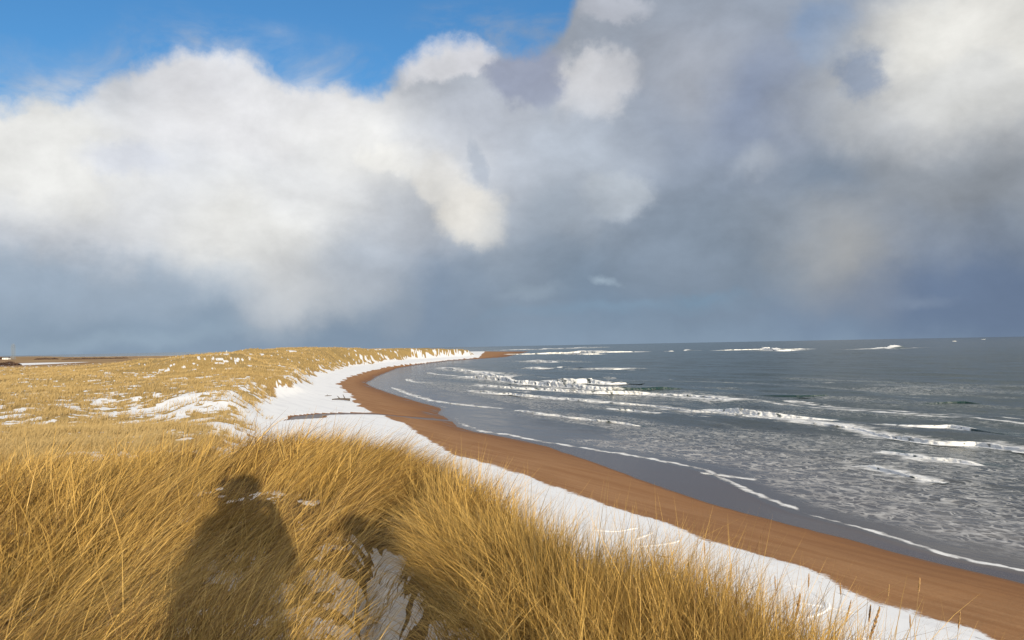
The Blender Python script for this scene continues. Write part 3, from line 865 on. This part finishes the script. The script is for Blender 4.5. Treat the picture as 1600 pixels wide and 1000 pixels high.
def marram():
    """tussocks over the near dune, swept by the wind"""
    NT_ = 15000
    cx = rng.uniform(-14, 5.5, NT_ * 3); cy = rng.uniform(-1.2, 17, NT_ * 3)
    # the brow on the seaward side is thickest
    bl = smooth_line(BROW[2:12], 12)
    nb = 5200
    bi = rng.integers(0, len(bl), nb)
    cx = np.concatenate([cx, bl[bi, 0] + rng.normal(-.16, .26, nb)]); cy = np.concatenate([cy, bl[bi, 1] + rng.normal(-.06, .26, nb)])
    onbrow = np.arange(len(cx)) >= len(cx) - nb
    onbrow &= dist_poly(cx, cy, PATHL)[0] > .30
    # only what stands in or just beside the field of view
    keep = (np.abs(cx) < (cy + 1.4) * 0.80 + 0.6) & ((np.arange(len(cx)) < len(cx) - nb) | onbrow)
    rr = np.hypot(cx, cy)
    keep &= (rr > 1.75)
    keep &= (rng.uniform(0, 1, len(cx)) < np.clip(9 / (rr + 1.5), 0.25, 1)) | onbrow
    cx, cy, onbrow = cx[keep], cy[keep], onbrow[keep]
    T = terrain(cx, cy)
    patch = fbm(cx / .7, cy / .7, 101, 3)
    ok = T['mound'] & (T['veg'] > .4) & (T['db'] * (~T['ib']) < 5.5) & (rng.uniform(0, 1, len(cx)) < 1 - 0.95 * np.clip(T['bare'], 0, 1)) & ((patch > .43) | onbrow) & (rng.uniform(0, 1, len(cx)) > .40 * np.exp(-(((cx + 1.15) / .55) ** 2 + ((cy - 4.4) / 1.0) ** 2)))
    cx, cy = cx[ok], cy[ok]
    for k in T: T[k] = T[k][ok]
    n = len(cx)
    per = rng.integers(8, 24, n)
    idx = np.repeat(np.arange(n), per)
    N = len(idx)
    rad = rng.uniform(.04, .11, n)[idx]
    th = rng.uniform(0, 6.283, N); q = np.sqrt(rng.uniform(0, 1, N))
    x = cx[idx] + rad * q * np.cos(th); y = cy[idx] + rad * q * np.sin(th)
    T2 = terrain(x, y)
    z = T2['z'] - .02
    # lean field
    side = np.interp(y, PATHL[::-1, 1], PATHL[::-1, 0])
    rightside = sstep(-.1, .25, x - side)
    overp = np.exp(-((x - side - .45) / .45) ** 2) * (y < 6)
    lx = .95 * (1 - rightside) + rightside * (.22 - 1.15 * overp)
    ly = .30 * (1 - rightside) + rightside * (.16 - .35 * overp)
    nz = fbm(x / 1.3, y / 1.3, 111, 3) - .5; nz2 = fbm(x / 1.1, y / 1.1, 121, 3) - .5
    tx = rng.normal(0, .42, n)[idx]; ty = rng.normal(0, .42, n)[idx]
    lx = lx + nz * 2.3 + tx; ly = ly + nz2 * 2.3 + ty
    lx = lx + rng.normal(0, .2, N); ly = ly + rng.normal(0, .2, N)
    lean = np.stack([lx, ly], 1)
    bend = np.clip(rng.normal(.74, .30, N), .05, 1.4) * (1 - .45 * rightside * (1 - overp))
    spread = np.stack([q * np.cos(th) * .34 + lx * .24 + rng.normal(0, .12, N), q * np.sin(th) * .34 + ly * .24 + rng.normal(0, .12, N)], 1)
    Lh = np.clip(rng.normal(.56, .13, N), .2, .9) * np.repeat(rng.uniform(.7, 1.15, n), per)
    Lh *= 1 - .5 * np.exp(-(T2['dp'] / .32) ** 2)
    Lh *= 1 - .35 * sstep(.7, 1.5, x)
    Lh *= 1 - .5 * sstep(0.05, 0.9, T2['db'] * (~T2['ib'])) * (x > -2.2)
    wid = rng.uniform(.0028, .0058, N) * np.clip(np.hypot(x, y) / 5.0, .8, 2.4)
    tint = np.clip(rng.beta(1.0, 1.1, N) * .8 + np.repeat(rng.uniform(-.30, .28, n), per) + (fbm(x / 1.5, y / 1.5, 161, 3) - .5) * .7, 0, 1)
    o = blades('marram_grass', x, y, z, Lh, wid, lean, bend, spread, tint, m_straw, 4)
    tag(o, 'golden wind-swept marram grass covering the near dune', 'grass', kind='stuff')
    # broken and flattened straws lying in the thatch
    n3 = 26000
    x = rng.uniform(-9, 3, n3); y = rng.uniform(.6, 11, n3)
    k = (np.abs(x) < (y + 1.4) * .8 + .4) & (np.hypot(x, y) > 1.5) & (rng.uniform(0, 1, n3) < np.clip(6 / (y + 1), .2, 1))
    x, y = x[k], y[k]; T3 = terrain(x, y)
    k = T3['mound'] & (T3['db'] * (~T3['ib']) < 2) & ((T3['dp'] > .16) | (rng.uniform(0, 1, len(x)) < .12))
    x, y, z = x[k], y[k], T3['z'][k] + rng.uniform(0, .16, k.sum())
    N = len(x)
    a = rng.normal(.5, .9, N)
    lean = np.stack([np.cos(a), np.sin(a)], 1)
    o = blades('dead_straw', x, y, z, rng.uniform(.2, .6, N), rng.uniform(.003, .0055, N), lean, np.full(N, .35), lean * .85, rng.uniform(.1, 1, N), m_straw, 4)
    tag(o, 'broken straw lying between the tussocks of the near dune', 'straw', kind='stuff')


def far_marram():
    N0 = 420000
    px = rng.uniform(-60, 790, N0); py = rng.uniform(541, 735, N0)
    a = np.arctan((px - 800) / F)
    dep = py - (540.5 - .01875 * (px - 800))
    d = np.maximum(dep, 1.5)
    # plan distance for ground at a random level between beach and eye
    drop = rng.uniform(.6, 7.5, N0)
    Y = np.exp(rng.uniform(math.log(15), math.log(700), N0))
    X = Y * (px - 800) / F
    T = terrain(X, Y)
    ok = T['it'] & ~T['mound'] & (T['veg'] > .35) & ((T['snow'] < .45) | (rng.uniform(0, 1, N0) < .07)) & ~((T['r'] > 420) & (X < -.36 * Y))
    ok &= fbm(X / 2.0, Y / 2.0, 131, 3) > .40
    X, Y, z, r = X[ok], Y[ok], T['z'][ok], T['r'][ok]
    N = len(X)
    nz = fbm(X / 9, Y / 9, 141, 2) - .5
    lean = np.stack([.8 + nz * 1.2, .25 + nz], 1)
    spread = rng.normal(0, .22, (N, 2))
    Lh = rng.uniform(.28, .62, N) * np.clip(1.15 - r / 1500, .7, 1.1)
    wid = np.clip(r * .0006, .012, .35)
    tint = np.clip(rng.beta(1.6, 1.6, N) * .75 + (fbm(X / 15, Y / 15, 151, 3) - .5) * .6, 0, 1)
    o = blades('dune_grass', X, Y, z - .03, Lh, wid, lean, np.full(N, .35), spread, tint, m_straw2, 2, rng.normal(0, .6, N))
    tag(o, 'straw coloured grass on the farther dunes', 'grass', kind='stuff')


marram()
far_marram()

# ------------------------------------------------------------------ seed stalks that stand above the brow on the right
m_stem = plain('straw_stem', (0.34, 0.22, 0.085), .6, .2, 40)
m_seed = plain('seed_head', (0.44, 0.27, 0.12), .8, .35, 120)


def stalk(tip_px, Y, lean, headlen, thick, label):
    tip = at_dist(*tip_px, Y)
    bx, by = tip.x - lean, tip.y + .05
    gz = float(terrain(np.array([bx]), np.array([by]))['z'][0])
    base = Vector((bx, by, gz - .02))
    root = empty('seed_stalk', base)
    pts = []
    for k in range(9):
        t = k / 8
        pts.append(Vector((lean * t ** 1.8, -.05 * t, (tip.z - base.z) * t)))
    bm = bmesh.new()
    add_tube(bm, pts, [thick * (1 - .6 * k / 8) for k in range(9)], 5)
    bm_obj('stem', bm, m_stem, root)
    bm = bmesh.new()
    d = (pts[-1] - pts[-2]).normalized()
    n = 26
    for k in range(n):
        t = k / n
        p = pts[-1] - d * headlen * (1 - t)
        th = k * 2.4
        sp = Vector((math.cos(th), math.sin(th), 0)) * (.55 + .45 * math.sin(math.pi * min(1, t * 1.1 + .1)))
        tipv = p + d * .022 + sp * thick * 2.2
        add_tube(bm, [p, p.lerp(tipv, .6) + sp * thick * .4, tipv], [thick * .5, thick * .9, thick * .15], 4)
    bm_obj('seed_head', bm, m_seed, root)
    tag(root, label, 'grass stalk', 'seed stalks along the brow on the right')


stalk((1250, 932), 3.7, .05, .12, .0032, 'thick leaning seed stalk at the left of the row on the brow')
stalk((1264, 901), 4.0, .02, .06, .0016, 'slim upright seed stalk just right of the thick leaning one')
stalk((1211, 904), 4.1, -.01, .06, .0014, 'hair thin dark seed stalk leftmost against the snow')
stalk((1313, 916), 3.9, -.02, .05, .0015, 'straight thin seed stalk in the curve of the snow track')
stalk((1329, 942), 3.7, .07, .10, .0017, 'feathery seed stalk leaning right below the straight thin one')
stalk((1360, 950), 3.6, .03, .07, .0020, 'short seed stalk paired with the thick brown one')
stalk((1374, 952), 3.55, .09, .15, .0034, 'thickest brown seed stalk leaning to the right')
stalk((1437, 908), 3.8, .06, .06, .0018, 'tallest orange seed stalk reaching up against the sand')
stalk((1389, 918), 4.0, .05, .05, .0014, 'small pale seed stalk whose head shows against the sand edge')
stalk((1422, 966), 3.7, -.01, .05, .0014, 'thin seed stalk left below the tallest orange one')
stalk((1500, 961), 3.8, .06, .07, .0018, 'seed stalk leaning right at the far right end of the row')
stalk((1228, 938), 3.9, -.015, .05, .0013, 'low thin seed stalk between grass and snow near the thick leaning one')
stalk((1101, 852), 4.6, -.01, .07, .0015, 'single dark seed stalk upright before the snow midway along the brow')
stalk((1143, 885), 4.4, .05, .08, .0016, 'bent seed stalk leaning right midway along the brow')

# ------------------------------------------------------------------ driftwood and tracks on the beach
m_wood = plain('driftwood', (0.085, 0.065, 0.05), .9, .4, 6)


def tz(x, y): return float(terrain(np.array([float(x)]), np.array([float(y)]))['z'][0])


def driftwood(px, py, length, label, branches=2, ang=.2):
    X, Y = on_z(px, py, 1.7); z = tz(X, Y)
    root = empty('driftwood', (X, Y, z))
    bm = bmesh.new()
    pts = [(length * (t - .5), .1 * math.sin(3 * t + 1) * length * .4, .04 * length + .05 * length * math.sin(2.5 * t)) for t in np.linspace(0, 1, 8)]
    add_tube(bm, pts, [length * .07 * (1 - .6 * t) for t in np.linspace(0, 1, 8)], 8)
    bm_obj('log', bm, m_wood, root, True)
    for b in range(branches):
        bm = bmesh.new()
        p = Vector(pts[2 + 2 * b])
        q = p + Vector((.12, -.1 + .25 * b, .26 - .08 * b)) * length
        add_tube(bm, [p, p.lerp(q, .5) + Vector((0, .03, .02)) * length, q], [length * .035, length * .026, length * .01], 6)
        bm_obj('branch', bm, m_wood, root, True)
    root.rotation_euler = (0, 0, ang)
    tag(root, label, 'driftwood')


driftwood(533, 623, 3.0, 'large dark driftwood lying on the snow near the bend of the beach', 2, math.pi + .1)
driftwood(513, 618.5, 1.2, 'small dark driftwood piece left of the large one', 1, .5)
driftwood(1033, 859, .40, 'short dark stick lying by the curved tracks on the near snow', 1, 2.6)
driftwood(612, 707, .9, 'thin driftwood lying on snow just over the grass brow', 1, -.3)

m_snow = plain('packed_snow', (0.88, 0.88, 0.88), .7, .06, 3)


def track(pts_px, h, w, z0=1.6):
    L = smooth_line([on_z(*p, z0) for p in pts_px], 10)
    n = len(L)
    t = np.gradient(L, axis=0); t /= np.linalg.norm(t, axis=1)[:, None]
    nn = np.stack([t[:, 1], -t[:, 0]], 1)
    h *= .33
    prof = [(-1.0, -.02), (-.6, .55), (-.35, 1), (0, -.1), (.3, .9), (.6, .45), (1, -.02)]
    V = np.empty((n, len(prof), 3))
    u = np.linspace(0, 1, n); env = sstep(0, .12, u) * sstep(1, .88, u) * (.55 + .8 * vnoise(np.arange(n) * .9, np.zeros(n), 3))
    for k, (q, hh) in enumerate(prof):
        X = L[:, 0] + nn[:, 0] * q * w; Y = L[:, 1] + nn[:, 1] * q * w
        V[:, k, 0] = X; V[:, k, 1] = Y
        V[:, k, 2] = terrain(X, Y)['z'] + hh * h * env + .004 - .02 * (abs(q) == 1)
    K = len(prof)
    a = np.arange(n - 1)[:, None] * K; b = np.arange(K - 1)[None]
    o = mesh_np('snow_track', V.reshape(-1, 3), np.stack([a + b, a + K + b, a + K + b + 1, a + b + 1], -1).reshape(-1, 4), m_snow, None, True)
    tag(o, kind='structure')


track([(925, 822), (960, 823), (985, 818), (998, 815)], .07, .10)
track([(988, 836), (1008, 828), (1017, 823), (1010, 818)], .09, .11)
track([(985, 848), (1020, 844), (1050, 838), (1064, 832)], .08, .11)
track([(1220, 898), (1250, 905), (1275, 916), (1292, 930), (1288, 940), (1270, 950), (1235, 959)], .08, .11)
track([(1245, 929), (1290, 935), (1340, 945)], .04, .07)
track([(1320, 981), (1380, 988), (1450, 990), (1495, 985), (1507, 983)], .06, .10)
track([(1060, 852), (1090, 862)], .03, .07)
track([(1075, 851), (1088, 858)], .03, .07)

# ------------------------------------------------------------------ far things inland
m_steel = plain('galvanised_steel', (0.20, 0.23, 0.26), .6, .1, 1)
m_white = plain('white_render', (0.80, 0.80, 0.78), .7, .05, 1)
m_dark = plain('dark_slate', (0.07, 0.07, 0.08), .7, .1, 1)
m_hedge = plain('winter_hedge', (0.075, 0.042, 0.03), .95, .5, 1.5)


def mast():
    p = at_dist(20.5, 562, 1150); z = tz(p.x, p.y)
    root = empty('lattice_mast', (p.x, p.y, z))
    top = at_dist(20.5, 537.5, 1150).z - z
    w = 1.9
    for sx_, sy_ in ((-1, -1), (1, -1), (1, 1), (-1, 1)):
        bm = bmesh.new()
        add_tube(bm, [(sx_ * w, sy_ * w, -.5), (sx_ * w * .9, sy_ * w * .9, top * .9), (sx_ * w * .45, sy_ * w * .45, top)], .24, 5)
        bm_obj('leg', bm, m_steel, root)
    nlev = 7
    bm = bmesh.new()
    for k in range(nlev):
        z0 = top * .9 * k / nlev; z1 = top * .9 * (k + 1) / nlev
        for (a, b) in (((-1, -1), (1, -1)), ((1, -1), (1, 1)), ((1, 1), (-1, 1)), ((-1, 1), (-1, -1))):
            s0 = w * (1 - .1 * k / nlev); s1 = w * (1 - .1 * (k + 1) / nlev)
            add_tube(bm, [(a[0] * s0, a[1] * s0, z0), (b[0] * s1, b[1] * s1, z1)], .12, 4)
            add_tube(bm, [(a[0] * s1, a[1] * s1, z1), (b[0] * s1, b[1] * s1, z1)], .13, 4)
    bm_obj('bracing', bm, m_steel, root)
    bm = bmesh.new(); add_tube(bm, [(0, 0, top * .95), (0, 0, top * 1.08)], .12, 5)
    bm_obj('antenna', bm, m_steel, root)
    tag(root, 'tall grey steel lattice mast rising from the plain at far left', 'mast')


def tower():
    p = at_dist(354, 552, 1250)
    z = tz(p.x, p.y)
    top = at_dist(354, 547.6, 1250).z
    root = empty('lighthouse', (p.x, p.y, z))
    h = max(top - z, 4)
    bm = bmesh.new()
    add_tube(bm, [(0, 0, -.5), (0, 0, h * .5), (0, 0, h * .78)], [1.25, 1.1, 1.0], 14)
    bm_obj('tower', bm, m_white, root)
    bm = bmesh.new(); add_tube(bm, [(0, 0, h * .78), (0, 0, h * .80)], 1.3, 14); bm_obj('gallery', bm, m_white, root)
    bm = bmesh.new(); add_tube(bm, [(0, 0, h * .80), (0, 0, h * .92)], .75, 10); bm_obj('lantern', bm, m_steel, root)
    bm = bmesh.new(); add_tube(bm, [(0, 0, h * .92), (0, 0, h)], [.85, .08], 10); bm_obj('roof', bm, m_white, root)
    tag(root, 'small white lighthouse standing on the skyline behind the dunes', 'lighthouse')


def shed(px, py, D, L, wd, hh, label):
    p = at_dist(px, py, D); z = tz(p.x, p.y)
    root = empty('farm_building', (p.x, p.y, z))
    bm = bmesh.new(); add_box(bm, (0, 0, hh / 2 - .4), (L, wd, hh + .8)); bm_obj('wall', bm, m_white, root)
    bm = bmesh.new()
    o = .4
    v = [bm.verts.new(q) for q in ((-L / 2 - o, -wd / 2 - o, hh), (L / 2 + o, -wd / 2 - o, hh), (L / 2 + o, wd / 2 + o, hh), (-L / 2 - o, wd / 2 + o, hh), (-L / 2 - o, 0, hh * 1.7), (L / 2 + o, 0, hh * 1.7))]
    for f in ((0, 1, 5, 4), (2, 3, 4, 5), (0, 4, 3), (1, 2, 5), (0, 3, 2, 1)): bm.faces.new([v[i] for i in f])
    bm_obj('roof', bm, m_dark, root)
    for q in (-.28, .1, .3):
        bm = bmesh.new(); add_box(bm, (L * q, -wd / 2 - .03, hh * .5), (1.0, .08, 1.1)); bm_obj('window', bm, m_dark, root)
    tag(root, label, 'building')


def hedge(px0, px1, py, D, hh, label):
    a = at_dist(px0, py, D); b = at_dist(px1, py, D)
    n = max(14, int((b - a).length / (hh * .8)))
    root = None
    N = n * 70
    t = rng.uniform(0, 1, N)
    x = a.x + (b.x - a.x) * t; y = a.y + (b.y - a.y) * t + rng.normal(0, hh * .5, N)
    env = (.45 + .9 * fbm(t * n / 4, t * 0, 7, 3)) * np.sqrt(np.clip(1 - (2 * t - 1) ** 6, 0, 1))
    z0 = terrain(x, y)['z']
    z = z0 + hh * env * rng.uniform(0, 1, N)
    s = hh * .16 * rng.uniform(.5, 1.3, N)
    V = np.empty((N, 4, 3))
    d1 = rng.normal(0, 1, (N, 3)); d1 /= np.linalg.norm(d1, axis=1)[:, None]
    d2 = np.cross(d1, rng.normal(0, 1, (N, 3))); d2 /= np.linalg.norm(d2, axis=1)[:, None]
    c = np.stack([x, y, z], 1)
    for k, (i, j) in enumerate(((-1, -.5), (1, -.5), (1, .5), (-1, .5))): V[:, k] = c + (d1 * i + d2 * j) * s[:, None]
    o = mesh_np('hedge', V.reshape(-1, 3), np.arange(N * 4).reshape(-1, 4), m_hedge)
    tag(o, label, 'hedge')


mast(); tower()
shed(10, 563, 1180, 9, 6, 2.4, 'low white farm building with dark roof beside the mast')
shed(297, 561, 1000, 8, 6, 2.6, 'tiny white cottage with dark roof on the heath before the dunes')
hedge(-12, 31, 576.5, 420, 2.0, 'low dark brown thicket at the left edge before the snowy field')
hedge(54, 92, 563, 1120, 2.2, 'dark hedgerow behind the snowy field right of the mast')
hedge(96, 200, 564.5, 1100, 1.6, 'long thin hedgerow running right along the far side of the snowy field')
hedge(-10, 14, 563, 1240, 3.0, 'clump of dark bushes behind the farm building')

# ------------------------------------------------------------------ the photographer and a companion, whose shadows fall on the grass
m_coat = plain('dark_coat', (0.03, 0.035, 0.05), .85, .2, 20)
m_hat = plain('wool_hat', (0.06, 0.05, 0.06), .95, .3, 60)
m_skin = plain('skin', (0.55, 0.33, 0.24), .5, .08, 30)
m_phone = plain('phone_body', (0.02, 0.02, 0.022), .3, .05, 10)


def figure(loc, height, holding, label, hands_at=None, girth=1.0):
    X, Y = loc
    g = tz(X, Y)
    k = height / 1.75
    root = empty('person', (X, Y, g)); root.rotation_euler = (0, 0, 0)
    V = []; E = []; RD = []

    def v(p, r, par=None):
        V.append(Vector(p) * k); RD.append(r * k); i = len(V) - 1
        if par is not None: E.append((par, i))
        return i
    pel = v((0, 0, .95), .17)
    wai = v((0, 0, 1.10), .17, pel); che = v((0, 0, 1.30), .19, wai); nec0 = v((0, .0, 1.44), .12, che)
    nec = v((0, .015, 1.51), .065, nec0); hd = v((0, .03, 1.58), .085, nec); hd2 = v((0, .03, 1.67), .095, hd); v((0, .025, 1.73), .07, hd2)
    nose = v((0, .135, 1.60), .018, hd)
    for s in (-1, 1):
        hip = v((s * .10, 0, .86), .125, pel); kn = v((s * .13, .02, .48), .085, hip); an = v((s * .14, -.02, .10), .065, kn)
        heel = v((s * .14, -.03, .05), .05, an); v((s * .16, .18, .04), .04, heel)
        sh_ = v((s * .19, 0, 1.41), .085, nec0)
        if holding:
            hx, hy, hz = (hands_at[0] - X) / k, (hands_at[1] - Y) / k, (hands_at[2] - g) / k
            wr = (hx + s * .10, hy - .05, hz - .07)
            el_ = v((s * .27, .10, 1.16), .085, sh_)
            w_ = v(wr, .042, el_)
            hn = v((wr[0] - s * .02, wr[1] + .03, wr[2] + .04), .028, w_)
            for f_ in range(4):
                b = v((wr[0] - s * .012, wr[1] + .055, wr[2] + .03 + .019 * f_), .010, hn)
                v((hx + s * (.050 - .004 * (f_ % 2)), hy + .004, hz - .022 + .019 * f_), .008, b)
            v((hx + s * .055, hy - .035, hz + .01), .010, hn)
        else:
            el_ = v((s * .26, -.02, 1.14), .068, sh_); w_ = v((s * .24, .10, .92), .042, el_)
            hn = v((s * .235, .14, .88), .032, w_)
            for f_ in range(4):
                b = v((s * (.215 + .014 * f_), .18, .84), .010, hn)
                v((s * (.205 + .014 * f_), .19, .80), .008, b)
            v((s * .20, .16, .86), .010, hn)
    me = bpy.data.meshes.new('body')
    me.from_pydata([tuple(p) for p in V], E, [])
    o = bpy.data.objects.new('body', me); COL.objects.link(o); o.parent = root
    md = o.modifiers.new('skin', 'SKIN'); md.use_smooth_shade = True
    for i, sv in enumerate(me.skin_vertices[0].data):
        sv.radius = (RD[i], RD[i]); sv.use_root = (i == 0)
    sb = o.modifiers.new('sub', 'SUBSURF'); sb.levels = 1; sb.render_levels = 2
    me.materials.append(m_coat)
    # coat skirt, flared to mid thigh
    bm = bmesh.new()
    add_tube(bm, [Vector((0, 0, zz)) * k for zz in (.62, .80, 1.0, 1.2, 1.38)], [.265 * k, .25 * k, .23 * k, .22 * k, .17 * k], 18)
    c = bm_obj('coat', bm, m_coat, root, True); c.scale = (1.12 * girth, .8 * girth, 1)
    bm = bmesh.new()
    prof = [(1.36, .20), (1.45, .175), (1.54, .145), (1.60, .142), (1.68, .150), (1.76, .125), (1.81, .07), (1.825, .015)]
    add_tube(bm, [Vector((0, -.035 - .015 * (a > 1.5), a)) * k for a, b in prof], [b * k for a, b in prof], 16)
    bm_obj('hood', bm, m_coat, root, True)
    # hat with a folded brim
    bm = bmesh.new()
    prof = [(1.635, .118), (1.665, .126), (1.68, .112), (1.72, .108), (1.765, .088), (1.79, .05), (1.80, .012)]
    add_tube(bm, [Vector((0, .025, a)) * k for a, b in prof], [b * k for a, b in prof], 16)
    bm_obj('hat', bm, m_hat, root, True)
    bm = bmesh.new(); bmesh.ops.create_icosphere(bm, subdivisions=3, radius=.094 * k, matrix=Matrix.Translation(Vector((0, .035, 1.60)) * k) @ Matrix.Diagonal((.86, 1.0, 1.22, 1)))
    bm_obj('face', bm, m_skin, root, True)
    tag(root, label, 'person')
    return root


figure((-.04, -.40), 1.90, True, 'person in a dark coat and hat holding up a phone, casting the large shadow', (0, -.012, H - .01))
figure((.93, -.62), 1.52, False, 'shorter person in a dark coat standing just right of the one with the phone', None, .72)
bm = bmesh.new(); add_box(bm, (0, 0, 0), (.15, .008, .074))
bmesh.ops.bevel(bm, geom=bm.edges[:], offset=.003, segments=2, affect='EDGES')
ph_ = bm_obj('phone', bm, m_phone, None, False, (.0, -.012, H - .012))
ph_.rotation_euler = (PITCH, ROLL, 0)
tag(ph_, 'dark phone held up in both hands by the person in the coat', 'phone')

# ------------------------------------------------------------------ render settings
SC.view_settings.view_transform = 'Standard'
SC.view_settings.look = 'None'
SC.view_settings.exposure = 0.25
SC.view_settings.gamma = 1.0
SC.view_settings.use_curve_mapping = False
SC.render.engine = 'CYCLES'
SC.cycles.max_bounces = 6
SC.cycles.diffuse_bounces = 3
SC.cycles.glossy_bounces = 3
SC.cycles.transmission_bounces = 3
SC.cycles.use_denoising = True
